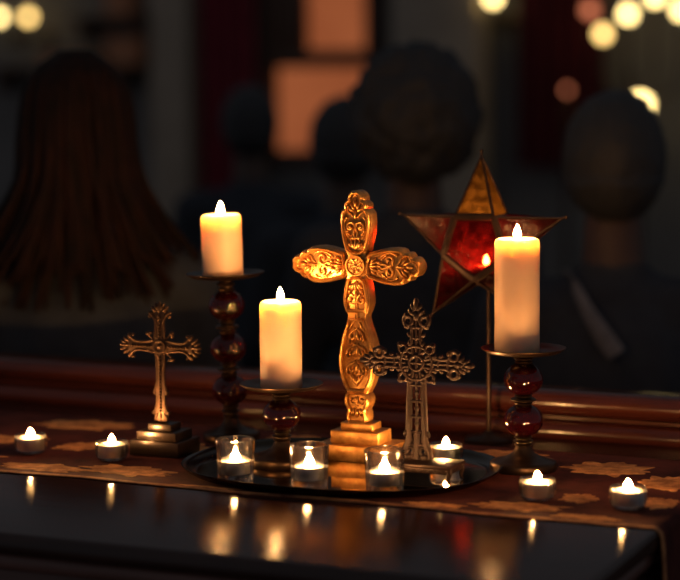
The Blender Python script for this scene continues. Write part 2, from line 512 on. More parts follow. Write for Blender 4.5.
# straight-sided votive glasses in a row
def votive(loc, label):
    R, Rb, H = 0.0240, 0.0218, 0.051
    o = MB()
    lip = [(R - .0014 + .0014 * cos(a), H - .0014 + .0014 * sin(a)) for a in (0, .4, .8, 1.2, 1.57, 1.97, 2.37, 2.77, 3.14)]
    o.lathe([(0.0, 0.0), (Rb - .002, 0.0), (Rb - .0005, 0.0006), (Rb, 0.0018)] + lip + [(Rb - 0.0026, 0.0112), (Rb - 0.0032, 0.0098), (Rb - 0.0046, 0.0091), (0.0, 0.0090)], 56)
    g = o.build('votive_glass', M_GLASS, None, ang=70)
    g.location = loc
    return tag(g, label, 'candle glass', 'straight votive glasses on the tray')
VG = [(-0.0982, -0.088, 'left'), (-0.0005, -0.0865, 'middle'), (0.0947, -0.082, 'right')]
for (x, y, w), d in zip(VG, ('nearest the tall three-ball candle holder', 'in front of the one-ball candle holder', 'in front of the brown openwork cross')):
    votive((x, y, TY), 'straight clear %s votive glass on the tray, %s' % (w, d))
    tealight((x, y, TY + 0.0092), 'lit foil tealight inside the straight votive glass %s' % d, 'tealights in the straight glasses', fm=M_TFLAME)

# low rounded glass holders
def low_holder(loc, label):
    o = MB()
    o.lathe([(0.0, 0.0), (0.0150, 0.0), (0.0175, 0.0012), (0.0208, 0.007), (0.0220, 0.013), (0.0214, 0.0195), (0.0204, 0.0232), (0.0202, 0.0240), (0.0197, 0.0246), (0.0191, 0.0245), (0.0187, 0.0239),
             (0.0190, 0.0195), (0.0191, 0.013), (0.0189, 0.0070), (0.0186, 0.0048), (0.0, 0.0046)], 48)
    g = o.build('tealight_holder', M_GLASS2, None, ang=70); g.location = loc
    return tag(g, label, 'candle glass', 'low rounded glass tealight holders')
LH = [(-0.4316, -0.0243, RZ, 'at the far left end of the runner'), (-0.3084, -0.0257, RZ, 'just left of the small bronze cross'),
      (0.0968, 0.1096, TY, 'behind the brown openwork cross'), (0.2707, -0.0468, RZ, 'in front of the two-ball candle holder'),
      (0.3801, -0.0538, RZ, 'at the right end of the runner')]
for x, y, z, d in LH:
    zz = z + (0.0009 if z == RZ else 0)
    low_holder((x, y, zz), 'low rounded clear glass tealight holder %s' % d)
    tealight((x, y, zz + 0.0048), 'lit tealight in the low rounded glass %s' % d, 'tealights in the low glasses', fm=M_TFLAME, fh=0.0118, fr=0.0042)

# ------------------------------------------------------------------ ruby ball candle holders
def holder(loc, nballs, total, label, rot=(0, 0, 0), plate_r=0.052, ball_r=0.0243, base_r=0.0415, squash=0.86):
    t = empty('candle_holder', loc, label, 'candle holder', 'ruby glass ball candle holders', rot=rot)
    b = MB()
    b.lathe([(0.0, 0), (base_r - .001, 0), (base_r, 0.0015), (base_r, 0.0085), (base_r - .0015, 0.0105), (base_r - 0.007, 0.0118), (base_r * .55, 0.0155), (base_r * .33, 0.021), (0.0105, 0.027), (0.0085, 0.031), (0.0, 0.031)], 48)
    b.build('base', M_BRASS, t, ang=50)
    z = 0.031
    top = total - 0.006
    bh = 2 * ball_r * squash
    ncol = nballs + 1
    gap = (top - z - nballs * bh) / ncol
    for i in range(ncol):
        c = MB(); zc = z - 0.0018; h = gap + 0.0036
        pf = [(0.0, 0.0), (0.0085, 0.0), (0.0105, h * .08), (0.0112, h * .18), (0.0088, h * .28), (0.0085, h * .36)]
        if 0 < i < nballs:
            pf += [(0.0150, h * .42), (0.0158, h * .5), (0.0150, h * .58)]
        else:
            pf += [(0.0120, h * .44), (0.0126, h * .5), (0.0120, h * .56)]
        pf += [(0.0085, h * .64), (0.0088, h * .72), (0.0112, h * .82), (0.0105, h * .92), (0.0085, h), (0.0, h)]
        c.lathe(pf, 28, c=(0, 0, zc)); c.build('collar', M_BRASS, t, ang=40)
        z += gap
        if i < nballs:
            bl = MB(); pf = []
            for j in range(25):
                a = -pi / 2 + pi * j / 24
                pf.append((ball_r * cos(a) if 0 < j < 24 else 0.0, z + bh / 2 + bh / 2 * sin(a)))
            bl.lathe(pf, 40); bl.build('glass_ball', M_RUBY, t, ang=80)
            z += bh
    p = MB()
    R = plate_r
    p.lathe([(0.0, top - .001), (0.011, top - .001), (R * .6, top), (R * .85, top + 0.0022), (R, top + 0.0068), (R + .0004, top + 0.0080), (R - .0008, top + 0.0082), (R * .84, top + 0.0040), (R * .6, top + 0.0020), (0.0, top + 0.0018)], 56)
    p.build('drip_plate', M_BRASS, t, ang=50)
    return top + 0.0019
# tall three-ball (leans a touch), one-ball, two-ball
TL = radians(1.5); ang = radians(24.4)
lean_rot = (Matrix.Rotation(ang, 3, 'Z') @ Matrix.Rotation(-TL, 3, 'Y') @ Matrix.Rotation(-ang, 3, 'Z'))
le = lean_rot.to_euler()
HL = Vector((-0.2323, 0.1605, RZ + 0.0010))
zt = holder(HL, 3, 0.224, 'tall candle holder with three dark ruby balls behind the leftmost straight votive glass', rot=le, base_r=0.038)
pillar(HL + lean_rot @ Vector((-0.0035, 0, zt)), 0.0272, 0.084, 'short lit pillar candle highest on the left on the three-ball holder', 0.02, tilt=le)
HC = (-0.0905, 0.024, TY)
zt = holder(HC, 1, 0.101, 'low candle holder with one dark ruby ball left of the gold cross')
pillar((HC[0], HC[1], HC[2] + zt), 0.0262, 0.110, 'medium lit pillar candle on the one-ball holder left of the gold cross', -0.02)
HR = (0.1980, 0.1131, RZ + 0.0009)
zt = holder(HR, 2, 0.150, 'candle holder with two dark ruby balls on the runner right of the star')
pillar((HR[0] - 0.0075, HR[1] - 0.003, HR[2] + zt), 0.0277, 0.141, 'tallest lit pillar candle standing on the two-ball holder at right', 0.03)

# ------------------------------------------------------------------ gold cross
MMX = 0.001
def mirror(pts): return [(a, -b) for a, b in pts]
PET = [(12, 12), (20, 15), (30, 17.5), (42, 20), (55, 21), (65, 20.4), (69, 19), (71.5, 16.2), (73, 15.2), (76, 16.4), (79.5, 15.6), (82, 12.6), (83.2, 10.8), (86, 11.2), (90, 10.2), (93.5, 7.2), (95.8, 3.4)]
LOW = [(12, 12), (20, 14.2), (30, 16.6), (42, 18.2), (50, 18), (58, 15.6), (64, 12.6), (70, 12.4), (78, 15), (90, 19.5), (105, 23.3), (120, 25.3), (132, 25), (145, 22.5), (155, 18.5),
       (162, 14.6), (165.5, 13.2), (168, 15.5), (173, 17), (179, 16.5), (184, 14), (187, 12.2), (191, 13.5), (197, 14), (203.5, 13.5)]
def arm_dir(k):   # a axis, b axis in (x,z)
    return {0: ((0, 1), (1, 0)), 1: ((1, 0), (0, -1)), 2: ((0, -1), (-1, 0)), 3: ((-1, 0), (0, 1))}[k]
def to_xz(k, a, b):
    A, B = arm_dir(k)
    return (MMX * (A[0] * a + B[0] * b), MMX * (A[1] * a + B[1] * b))
def spiral(ca, cb, r0, r1, w0, w1, n=16):
    return [(ca + (r0 + (r1 - r0) * i / n) * cos(w0 + (w1 - w0) * i / n), cb + (r0 + (r1 - r0) * i / n) * sin(w0 + (w1 - w0) * i / n)) for i in range(n + 1)]
def gold_cross():
    base_z = TY
    root = empty('standing_cross', (-0.0158, 0.101, base_z), 'large ornate gold cross on a three-step gold base in the centre', 'cross')
    # stepped base
    for nm, z0, h, w, d in (('base_step', 0.0, 0.0205, .097, .066), ('base_step', 0.0205, 0.0165, .066, .044), ('base_step', 0.037, 0.0100, .044, .030)):
        b = MB(); b.box((0, 0, z0 + h / 2), (w, d, h), 0.0014); b.build(nm, M_GOLD, root)
    cz = 0.0470 + 0.2035 * .983
    cx = -0.001
    Mx = Matrix.Translation((cx, 0, cz)) @ Matrix.Diagonal((1, 1, .983, 1))
    T = 0.0095
    sc = {0: (1, 1), 1: (.915, 1.14), 2: (1, 1), 3: (.915, 1.14)}
    outline = []
    for k in range(4):
        sa, sb = sc[k]
        P = LOW if k == 2 else PET
        pts = [(a * sa, b * sb) if i else (12, 12) for i, (a, b) in enumerate(P)]
        tip = [(96.5 * sa, 0)] if k != 2 else []
        seq = [(a, -b) for a, b in pts][1:] if True else []
        # go round clockwise: left side of arm (negative b) outward, tip, positive b inward
        outline += [to_xz(k, 12, -12)] + [to_xz(k, a, b) for a, b in seq] + [to_xz(k, *q) for q in tip] + [to_xz(k, a, b) for a, b in pts[:0:-1]]
    body = MB(); body.prism(outline, -T, T, 0.0018, M=Mx)
    body.build('cross_body', M_GOLD, root, ang=45)
    # raised rims: one loop per petal, inset from the outline
    F = -T
    rim = MB()
    def loop(k, P, sa, sb, closed_tip):
        left = [(a * sa, max(b * sb - 3.4, 2)) for a, b in P if a >= 19]
        right = [(a, -b) for a, b in left]
        seq = [(16.5, 0)] if False else []
        pts = left + ([(92.5 * sa, 0)] if closed_tip else []) + right[::-1]
        pts = [(16.0, 5)] + pts + [(16.0, -5)]
        v = [(lambda xz: (xz[0], F, xz[1]))(to_xz(k, a, b)) for a, b in pts]
        rim.tube(v, 0.0026, 8, M=Mx, closed=True, flat=1.9, flat_axis=(0, 1, 0))
    for k in (0, 1, 3): loop(k, PET[:-1], sc[k][0], sc[k][1], True)
    up = [p for p in LOW if p[0] <= 62]; lo = [p for p in LOW if 66 <= p[0] <= 163]; kn = [p for p in LOW if p[0] >= 165]
    def loop2(P, ins=3.4):
        l = [(a, max(b - ins, 1.5)) for a, b in P]; r = [(a, -b) for a, b in l]
        v = [(lambda xz: (xz[0], F, xz[1]))(to_xz(2, a, b)) for a, b in l + r[::-1]]
        rim.tube(v, 0.0026, 8, M=Mx, closed=True, flat=1.9, flat_axis=(0, 1, 0))
    loop2([(16, 9)] + [p for p in up if p[0] > 18]); loop2(lo); loop2(kn, 2.6)
    rim.build('raised_rim', M_GOLD, root, ang=70)
    # relief scrollwork
    rel = MB()
    def stroke(k, pts, r0, r1=None, flat=1.9, sa=1, sb=1):
        r0 *= 1.15; r1 = r1 * 1.15 if r1 else r1
        n = len(pts); r1 = r0 if r1 is None else r1
        v = [(lambda xz: (xz[0], F, xz[1]))(to_xz(k, a * sa, b * sb)) for a, b in pts]
        rel.tube(v, [MMX * (r0 + (r1 - r0) * i / (n - 1)) for i in range(n)], 8, M=Mx, flat=flat, flat_axis=(0, 1, 0))
    def petal(k, a, b, L, W, rot, H=3.0, sa=1, sb=1):
        A, B = arm_dir(k)
        c = to_xz(k, a * sa, b * sb)
        da = (A[0] * cos(rot) + B[0] * sin(rot), A[1] * cos(rot) + B[1] * sin(rot))
        X = Vector((da[0], 0, da[1])); Z = Vector((0, 1, 0)); Y = Z.cross(X)
        R = Matrix((X, Y, Z)).transposed()
        rel.ell((c[0], F, c[1]), (L * 1.1 * MMX, W * 1.15 * MMX, H * 1.45 * MMX), M=Mx, R=R, nu=10, nv=6)
    for k in (0, 1, 3):
        sa, sb = sc[k]
        kw = dict(sa=sa, sb=sb)
        # inner palmette
        for b, ro, L in ((0, 0, 7.5), (3.6, .42, 6.5), (-3.6, -.42, 6.5), (6.6, .8, 4.8), (-6.6, -.8, 4.8)):
            petal(k, 25 + 2 * cos(ro), b, L, 2.1, ro, 3.4, **kw)
        for b in (-4, 0, 4): petal(k, 36, b, 3.0, 2.0, b * .08, 3.0, **kw)
        # pair of big scrolls
        for s in (1, -1):
            sp = [(37, 1.5 * s)] + [(40, 2.6 * s), (44, 2.2 * s)] + [(a, b * s) for a, b in spiral(50, 7.0, 7.2, 2.0, -2.2, 4.3, 22)]
            stroke(k, sp, 1.5, 2.0, **kw)
            petal(k, 50, 7.2 * s, 2.2, 2.2, 0, 3.2, **kw)
            stroke(k, [(34, 8.5 * s), (39, 11.5 * s), (44, 14.0 * s), (52, 15.6 * s), (59, 14.2 * s), (62, 11.5 * s)], 0.9, 1.6, **kw)
            petal(k, 41, 9.6 * s, 3.6, 1.5, .7 * s, 2.6, **kw); petal(k, 45, 12.2 * s, 3.2, 1.2, .5 * s, 2.4, **kw)
            # tip palmette side leaves
            petal(k, 72, 6.2 * s, 5.0, 2.0, .95 * s, 3.0, **kw); petal(k, 76, 4.2 * s, 5.2, 1.8, .5 * s, 3.0, **kw)
            stroke(k, [(61, 2 * s), (65, 5 * s), (68, 9.5 * s), (72, 11.6 * s), (75.5, 10.2 * s), (75, 7.8 * s)], 1.2, 1.4, **kw)
        petal(k, 66, 0, 6.5, 2.0, 0, 3.3, **kw); petal(k, 80, 0, 5.0, 2.4, 0, 3.3, **kw)
        stroke(k, [(84, 5 * 1), (88, 3.8), (90.2, 0), (88, -3.8), (84, -5)], .9, .9, **kw)
    # lower arm, upper lobe
    for b, ro, L in ((0, 0, 7.5), (3.6, .42, 6.5), (-3.6, -.42, 6.5), (6.4, .8, 4.6), (-6.4, -.8, 4.6)):
        petal(2, 25 + 2 * cos(ro), b, L, 2.1, ro, 3.4)
    for s in (1, -1):
        stroke(2, [(34, 1.2 * s), (40, 1.4 * s), (50, 1.0 * s), (62, .9 * s), (70, 2.4 * s), (76, 6 * s), (82, 9.5 * s)], 1.1, 1.3)
        sp = [(a, b * s) for a, b in spiral(44, 7.2, 6.4, 1.8, -3.0, 3.4, 20)]
        stroke(2, sp, 1.3, 1.7); petal(2, 44, 7.2 * s, 2.0, 2.0, 0, 3.0)
        petal(2, 34, 8.6 * s, 4.0, 1.5, .3 * s, 2.6)
    petal(2, 37, 0, 4.5, 2.0, 0, 3.4)
    # long lower lobe: three tiers of drooping acanthus leaves
    for a0, w, L in ((88, 11, 1.0), (108, 14.5, 1.15), (130, 15, 1.15)):
        petal(2, a0 + 2, 0, 7.0 * L, 2.6, 0, 3.6)
        for s in (1, -1):
            sp = [(a0 - 7, 1.2 * s), (a0 - 4, 4 * s), (a0 - 3, w * .55 * s), (a0 + 1, w * .86 * s), (a0 + 7, w * .95 * s), (a0 + 11, w * .75 * s), (a0 + 10, w * .5 * s), (a0 + 7, w * .48 * s)]
            stroke(2, sp, 1.6, 1.9)
            petal(2, a0 + 5, w * .28 * s, 5.5, 1.8, .25 * s, 3.0); petal(2, a0 + 5, w * .62 * s, 4.0, 1.5, .1 * s, 2.6)
    for b, ro in ((0, 0), (3.2, .3), (-3.2, -.3), (6.2, .6), (-6.2, -.6)):
        petal(2, 150 - abs(b) * .7, b, 6.5, 1.8, -ro * .7, 3.0)
    for s in (1, -1):
        stroke(2, [(a, b * s) for a, b in spiral(175, 6.0, 5.6, 1.5, -2.6, 3.4, 18)], 1.2, 1.6)
        petal(2, 190, 5 * s, 5.5, 2.2, .2 * s, 2.8)
    petal(2, 176, 0, 7, 1.8, 0, 3.2); petal(2, 191, 0, 6, 2.4, 0, 3.0)
    rel.build('relief_scrollwork', M_GOLD, root, ang=80)
    # medallion
    md = MB(); R90 = Matrix.Translation((cx, F, cz)) @ Matrix.Rotation(pi / 2, 4, 'X')
    md.lathe([(0.0, -.001), (0.0132, -.001), (0.0138, 0.003), (0.0130, 0.0052), (0.0116, 0.0052), (0.0106, 0.0030), (0.0, 0.0030)], 36, M=R90)
    for i in range(8):
        a = 2 * pi * i / 8
        md.tube([(0.0028 * cos(a), 0.0028 * sin(a), 0.0035), (0.0095 * cos(a + .5), 0.0095 * sin(a + .5), 0.0035)], [0.0010, 0.0016], 6, M=R90)
    md.lathe([(0.0, 0.002), (0.0030, 0.003), (0.0022, 0.0055), (0.0, 0.0062)], 14, M=R90)
    md.tube([(0.0068 * cos(2 * pi * i / 24), 0.0068 * sin(2 * pi * i / 24), 0.0034) for i in range(24)], 0.0008, 6, M=R90, closed=True)
    md.build('medallion', M_GOLD, root, ang=60)
gold_cross()

# ------------------------------------------------------------------ brown openwork cross on a footed base
def brown_cross():
    root = empty('standing_cross', (0.1125, -0.001, TY), 'dark brown openwork metal cross on a small four-footed stand in front of the gold cross', 'cross')
    s = MB()
    s.box((-0.007, 0, 0.0212), (0.100, 0.050, 0.0046), 0.0012)
    s.build('stand_top', M_IRON, root)
    ap = MB()
    ap.box((-0.007, -0.0225, 0.0162), (0.094, 0.0028, 0.0060), 0.0005); ap.box((-0.007, 0.0225, 0.0162), (0.094, 0.0028, 0.0060), 0.0005)
    for sx in (-1, 1): ap.box((-0.007 + sx * 0.0465, 0, 0.0162), (0.0028, 0.044, 0.0060), 0.0005)
    wave = []
    for i in range(41):
        x = -0.050 + 0.086 * i / 40
        wave.append((x, -0.0240, 0.0162 + 0.0016 * sin(i * 1.25)))
    ap.tube(wave, 0.0009, 6)
    ap.build('apron', M_IRON, root)
    for sx in (-1, 1):
        for sy in (-1, 1):
            f = MB(); f.tube([(sx * q - .007, sy * w, z) for q, w, z in ((.0455, .0205, .0190), (.0470, .0215, .0135), (.0455, .0208, .007), (.0465, .0215, .0030), (.0480, .0222, .0016))],
                             [0.0042, 0.0036, 0.0025, 0.0024, 0.0016], 8)
            f.build('foot', M_IRON, root)
    cz = 0.0235 + 0.1175
    Mx = Matrix.Translation((-0.0125, 0.006, cz))
    m = MB(); D = 1.5
    def st(k, pts, r, r1=None):
        n = len(pts); r1 = r if r1 is None else r1; r *= 1.3; r1 *= 1.3
        v = [(lambda q: (q[0], 0, q[1]))(to_xz(k, a, b)) for a, b in pts]
        m.tube(v, [MMX * (r + (r1 - r) * i / max(n - 1, 1)) for i in range(n)], 8, M=Mx, flat=D * 1.6 / max(r, 1.6), flat_axis=(0, 1, 0))
    def ringm(k, a, b, R, r, n=20):
        v = [(lambda q: (q[0], 0, q[1]))(to_xz(k, a + R * cos(2 * pi * i / n), b + R * sin(2 * pi * i / n))) for i in range(n)]
        m.tube(v, r * 1.3 * MMX, 7, M=Mx, closed=True, flat=D * 1.4 / max(r, 1.4), flat_axis=(0, 1, 0))
    def blob(k, a, b, L, W, rot, H=2.6):
        A, B = arm_dir(k); c = to_xz(k, a, b)
        da = (A[0] * cos(rot) + B[0] * sin(rot), A[1] * cos(rot) + B[1] * sin(rot))
        X = Vector((da[0], 0, da[1])); Z = Vector((0, 1, 0)); Y = Z.cross(X)
        m.ell((c[0], 0, c[1]), (L * 1.2 * MMX, W * 1.35 * MMX, H * 1.2 * MMX), M=Mx, R=Matrix((X, Y, Z)).transposed(), nu=10, nv=6)
    # centre: ring with a cross in it, rosette and outer wreath
    ringm(0, 0, 0, 9, 2.0, 28); ringm(0, 0, 0, 20.5, 2.0, 36)
    st(0, [(-9, 0), (9, 0)], 1.7); st(1, [(-9, 0), (9, 0)], 1.7)
    for k in range(4):
        for s in (-1, 1):
            st(k, [(10, 4.5 * s), (20, 6 * s)], 1.9)
            ringm(k, 17.2, 17.2 * s * 1.0 if s > 0 else -17.2, 5.0, 1.7, 16) if s > 0 else None
            blob(k, 23, 8.5 * s, 3.2, 2.2, .3 * s); blob(k, 8.5, 13.5 * s, 3.4, 2.0, .6 * s)
        st(k, [(13.5, 0), (20.5, 0)], 1.8)
        blob(k, 21.5, 21.5, 3.2, 2.6, .78)
    # top and side arms
    for k in (0, 1, 3):
        L0 = 1.0 if k == 0 else 0.95
        for s in (-1, 1):
            st(k, [(20, 7 * s), (30, 5.6 * s), (40 * L0, 5.4 * s), (46 * L0, 8 * s)], 2.0, 2.2)
            ringm(k, 51 * L0, 10.5 * s, 5.6, 2.4, 18)
            blob(k, 44 * L0, 13.0 * s, 3.4, 2.4, 1.0 * s); blob(k, 34 * L0, 9.0 * s, 3.0, 2.0, .4 * s)
            blob(k, 61 * L0, 6.2 * s, 5.2, 2.8, .75 * s); blob(k, 67 * L0, 4.0 * s, 5.0, 2.4, .45 * s)
            blob(k, 57 * L0, 13.2 * s, 3.0, 2.2, .8 * s)
        st(k, [(22, 0), (60 * L0, 0)], 1.5)
        st(k, [(30 * L0, -5), (30 * L0, 5)], 1.5); st(k, [(43 * L0, -6.5), (43 * L0, 6.5)], 2.2)
        blob(k, 57 * L0, 0, 6, 3.6, 0, 3.4); blob(k, 70.5 * L0, 0, 7.0, 3.0, 0, 3.0); ringm(k, 61 * L0, 0, 4.2, 2.0, 14)
    # shaft: two side bars, thin centre rod, cross pieces
    for s in (-1, 1):
        st(2, [(20, 8.5 * s), (35, 8.8 * s), (60, 9.6 * s), (86, 10.4 * s)], 3.2, 3.6)
        blob(2, 86, 14 * s, 4.4, 2.4, .5 * s)
        st(2, [(84, 10.5 * s), (92, 9.5 * s), (100, 11.5 * s), (108, 15.5 * s), (116.5, 16.5 * s)], 3.4, 4.2)
        ringm(2, 107.5, 8.5 * s, 4.4, 2.2, 16)
        blob(2, 115, 11 * s, 6, 4.0, 1.5, 4)
    st(2, [(20, 0), (88, 0)], 1.5); st(2, [(86, 0), (117, 0)], 3.2, 4.4)
    for a in (27, 46, 65, 84): st(2, [(a, -9), (a, 9)], 1.7)
    for a in (36, 55, 74): blob(2, a, 0, 3.0, 2.2, 0)
    st(2, [(100, -9), (100, 9)], 2.6); st(2, [(116.5, -16), (116.5, 16)], 3.0)
    m.build('openwork_cross', M_IRON, root, ang=70)
brown_cross()

# ------------------------------------------------------------------ small bronze cross at left
def bronze_cross():
    root = empty('standing_cross', (-0.2690, 0.0420, RZ + 0.0009), 'small bronze cross with leafy ends on a dark three-step base at left', 'cross')
    for z0, h, w, d in ((0.0, 0.0195, .072, .060), (0.0195, 0.0115, .057, .046), (0.031, 0.0090, .034, .028)):
        b = MB(); b.box((0, 0, z0 + h / 2), (w, d, h), 0.0012); b.build('base_step', M_BBASE, root)
    cz = 0.040 + 0.0965 * 1.03
    Mx = Matrix.Translation((-0.004, 0, cz)) @ Matrix.Diagonal((1.07, 1, 1.03, 1))
    m = MB()
    def st(k, pts, r, r1=None, flat=1.0, y=0.0):
        n = len(pts); r1 = r if r1 is None else r1
        v = [(lambda q: (q[0], y, q[1]))(to_xz(k, a, b)) for a, b in pts]
        m.tube(v, [MMX * (r + (r1 - r) * i / max(n - 1, 1)) for i in range(n)], 8, M=Mx, flat=flat, flat_axis=(0, 1, 0))
    def blob(k, a, b, L, W, rot, H=2.2, y=0.0):
        A, B = arm_dir(k); c = to_xz(k, a, b)
        da = (A[0] * cos(rot) + B[0] * sin(rot), A[1] * cos(rot) + B[1] * sin(rot))
        X = Vector((da[0], 0, da[1])); Z = Vector((0, 1, 0)); Y = Z.cross(X)
        m.ell((c[0], y, c[1]), (L * 1.15 * MMX, W * 1.3 * MMX, H * 1.15 * MMX), M=Mx, R=Matrix((X, Y, Z)).transposed(), nu=8, nv=6)
    plate = [(8, 8), (14, 6.2), (24, 5.2), (34, 5.4), (40, 7.5), (45, 8.5)]
    low = [(8, 8), (14, 6), (26, 5.2), (40, 5.0), (52, 6.0), (58, 7.2), (63, 5.6), (74, 5.6), (82, 7.5), (89, 8.2), (96.5, 4.6)]
    out = []
    for k in range(4):
        P = low if k == 2 else plate
        out += [to_xz(k, 8, -8)] + [to_xz(k, a, -b) for a, b in P[1:]] + [to_xz(k, a, b) for a, b in P[:0:-1]]
    m.prism(out, -0.0022, 0.0022, 0.0006, M=Mx)
    F = -0.0024
    for k in (0, 1, 3):
        for s in (-1, 1):
            st(k, [(10, 7.6 * s), (16, 6.0 * s), (26, 5.0 * s), (33, 5.4 * s), (38, 8.2 * s), (41, 12 * s)], 1.5, 1.9, 1.4, F / 2)
            blob(k, 42.0, 12.0 * s, 4.0, 2.2, 1.2 * s, 3.0); blob(k, 47, 7.6 * s, 5.2, 2.0, .72 * s, 3.0); blob(k, 50.5, 4.2 * s, 4.8, 1.7, .38 * s, 3.0)
            blob(k, 37.5, 13.8 * s, 1.9, 1.6, 0, 2.6)
        blob(k, 49, 0, 7.4, 2.2, 0, 3.4)
        for a in range(14, 42, 4): blob(k, a, 0, 1.5, 1.5, 0, 2.6, F)
        # scroll knobs between the arms
        st(k, [(8, 8), (12, 11), (16, 14)], 1.3, 1.5, 1.3); blob(k, 16.5, 16.0, 2.9, 2.6, .78, 3.0); blob(k, 12.5, 17.0, 2.0, 1.6, .78, 2.4)
    for s in (-1, 1):
        st(2, [(12, 6 * s), (26, 4.8 * s), (44, 4.8 * s), (54, 7.0 * s), (59, 8.6 * s)], 1.1, 1.4, 1.4, F / 2)
        blob(2, 59, 8.2 * s, 3.4, 1.8, -.6 * s, 3.0)
        st(2, [(62, 5 * s), (72, 5.2 * s), (80, 7.4 * s), (84, 10 * s)], 1.1, 1.4, 1.4, F / 2)
        blob(2, 84.5, 10.2 * s, 2.6, 1.9, .6, 3.0)
        blob(2, 88, 5.5 * s, 5.4, 1.9, .28 * s, 3.0); blob(2, 92, 7.2 * s, 4.0, 1.6, -.1 * s, 2.6)
    for a in range(14, 84, 4): blob(2, a, 0, 1.5, 1.5, 0, 2.6, F)
    blob(2, 89.5, 0, 7.0, 2.2, 0, 3.2)
    R90 = Mx @ Matrix.Translation((0, F, 0)) @ Matrix.Rotation(pi / 2, 4, 'X')
    m.lathe([(0.0, -.001), (0.0085, -.001), (0.0088, 0.0016), (0.0074, 0.0022), (0.0060, 0.0010), (0.0034, 0.0010), (0.0030, 0.0026), (0.0, 0.0034)], 24, M=R90)
    for i in range(10):
        a = 2 * pi * i / 10
        m.ell((0.0115 * cos(a), -0.001, 0.0115 * sin(a)), (0.0017, 0.0024, 0.0017), M=Mx, nu=8, nv=6)
    m.build('ornate_cross', M_BRONZE, root, ang=70)
bronze_cross()

# ------------------------------------------------------------------ star lantern on a rod
def star():
    X, Y = 0.0815, 0.3020
    root = empty('star_lantern', (X, Y, TZ), 'five-pointed star lantern of red and amber glass on a thin rod behind the crosses', 'lantern')
    CZ = 0.2645; R = 0.118; r = 0.0465; t = 0.028
    tip = [Vector((-0.0085 + R * sin(2 * pi * i / 5), 0, CZ + R * cos(2 * pi * i / 5))) for i in range(5)]
    fr = [Vector((-0.0085 + r * sin(2 * pi * (i + .5) / 5), -t, CZ + r * cos(2 * pi * (i + .5) / 5))) for i in range(5)]
    bk = [Vector((p.x, t, p.z)) for p in fr]
    fm = MB()
    for i in range(5):
        a, b = fr[i - 1], fr[i]; ab, bb = bk[i - 1], bk[i]
        fm.tube([a, b], 0.0050, 6, flat=.5, flat_axis=(0, 1, 0)); fm.tube([ab, bb], 0.0040, 6, flat=.5, flat_axis=(0, 1, 0))
        for q in (a, b, ab, bb): fm.tube([tip[i], q], [0.0014, 0.0022], 6)
        fm.tube([fr[i], bk[i]], 0.0020, 6)
        d = (tip[i] - Vector((-0.0085, 0, CZ))).normalized()
        fm.tube([tip[i] - d * .004, tip[i] + d * .005], 0.0016, 6)
        fm.ell(tip[i] + d * .0060, (0.0026, 0.0026, 0.0026), nu=10, nv=6)
    fm.build('frame', M_LEAD, root, ang=40)
    def panel(vs, mat, nm='glass_panel', lab=None):
        c = sum(vs, Vector()) / len(vs); n = (vs[1] - vs[0]).cross(vs[2] - vs[0]).normalized()
        ctr = Vector((-0.0085, 0, CZ))
        if n.dot(c - ctr) < 0: n = -n
        mb = MB(); k = len(vs)
        A = [v * .985 + c * .015 - n * 0.0002 for v in vs]; B = [v - n * 0.0014 for v in A]
        fs = [list(range(k)), list(range(k, 2 * k))[::-1]] + [[i, (i + 1) % k, k + (i + 1) % k, k + i] for i in range(k)]
        mb.add(A + B, fs); o = mb.build(nm, mat, root, smooth=False)
        o['label'] = lab
    for i in range(5):
        m = M_AMBP if i == 0 else M_REDP
        lab = 'amber glass panel' if i == 0 else 'red glass panel'
        panel([tip[i], fr[i - 1], fr[i]], m, lab=lab); panel([tip[i], bk[i - 1], bk[i]], m, lab=lab)
        panel([tip[i], fr[i], bk[i]], m, lab=lab); panel([tip[i], bk[i - 1], fr[i - 1]], m, lab=lab)
    panel(fr, M_REDP, lab='red glass pentagon'); panel(bk, M_REDP, lab='red glass pentagon')
    # candle shelf inside
    sh = MB(); sh.box((-0.0045, 0, 0.2240), (0.054, 0.046, 0.0015), 0.0004); sh.build('candle_shelf', M_LEAD, root)
    rod = MB(); rod.tube([(0.002, 0, 0.004), (0.002, 0, CZ - r * .82)], 0.0030, 10); rod.build('rod', M_LEAD, root)
    b = MB(); b.lathe([(0.0, 0), (0.032, 0), (0.033, 0.002), (0.030, 0.0045), (0.010, 0.007), (0.005, 0.012), (0.0, 0.012)], 32, c=(0.002, 0, 0)); b.build('foot', M_LEAD, root)
    tealight((X - 0.001, Y - 0.002, TZ + 0.22475), 'lit tealight glowing inside the red glass star lantern', 'tealight in the star', h=0.011, r=0.0165, fh=0.0140)
star()

# ------------------------------------------------------------------ room
M_WALL = simple('dark_plaster', (0.15, 0.145, 0.145), (0.19, 0.182, 0.18), rough=0.9, scale=3)
M_FLOOR = wood_mat('floorboards', (0.05, 0.025, 0.015), (0.11, 0.06, 0.035), 0.5, 0.1)
M_PILL = simple('pale_stone', (0.34, 0.28, 0.22), (0.42, 0.35, 0.28), rough=0.9, scale=6)
M_DARKW = wood_mat('stained_oak', (0.05, 0.022, 0.012), (0.10, 0.045, 0.025), 0.5, 0.1)
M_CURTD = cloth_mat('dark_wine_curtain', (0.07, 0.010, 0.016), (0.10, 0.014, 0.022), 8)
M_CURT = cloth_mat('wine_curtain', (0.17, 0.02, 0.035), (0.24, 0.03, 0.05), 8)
M_SHELF = simple('chestnut_wood', (0.40, 0.16, 0.08), (0.55, 0.24, 0.12), rough=0.7, scale=8, stretch=(1, 6, 6))
M_BULB = emit('warm_bulb', (1.0, 0.64, 0.20), 5.0)
M_BULBW = emit('bright_bulb', (1.0, 0.72, 0.27), 8.0)
M_BULBD = emit('dim_bulb', (1.0, 0.28, 0.13), 1.2)
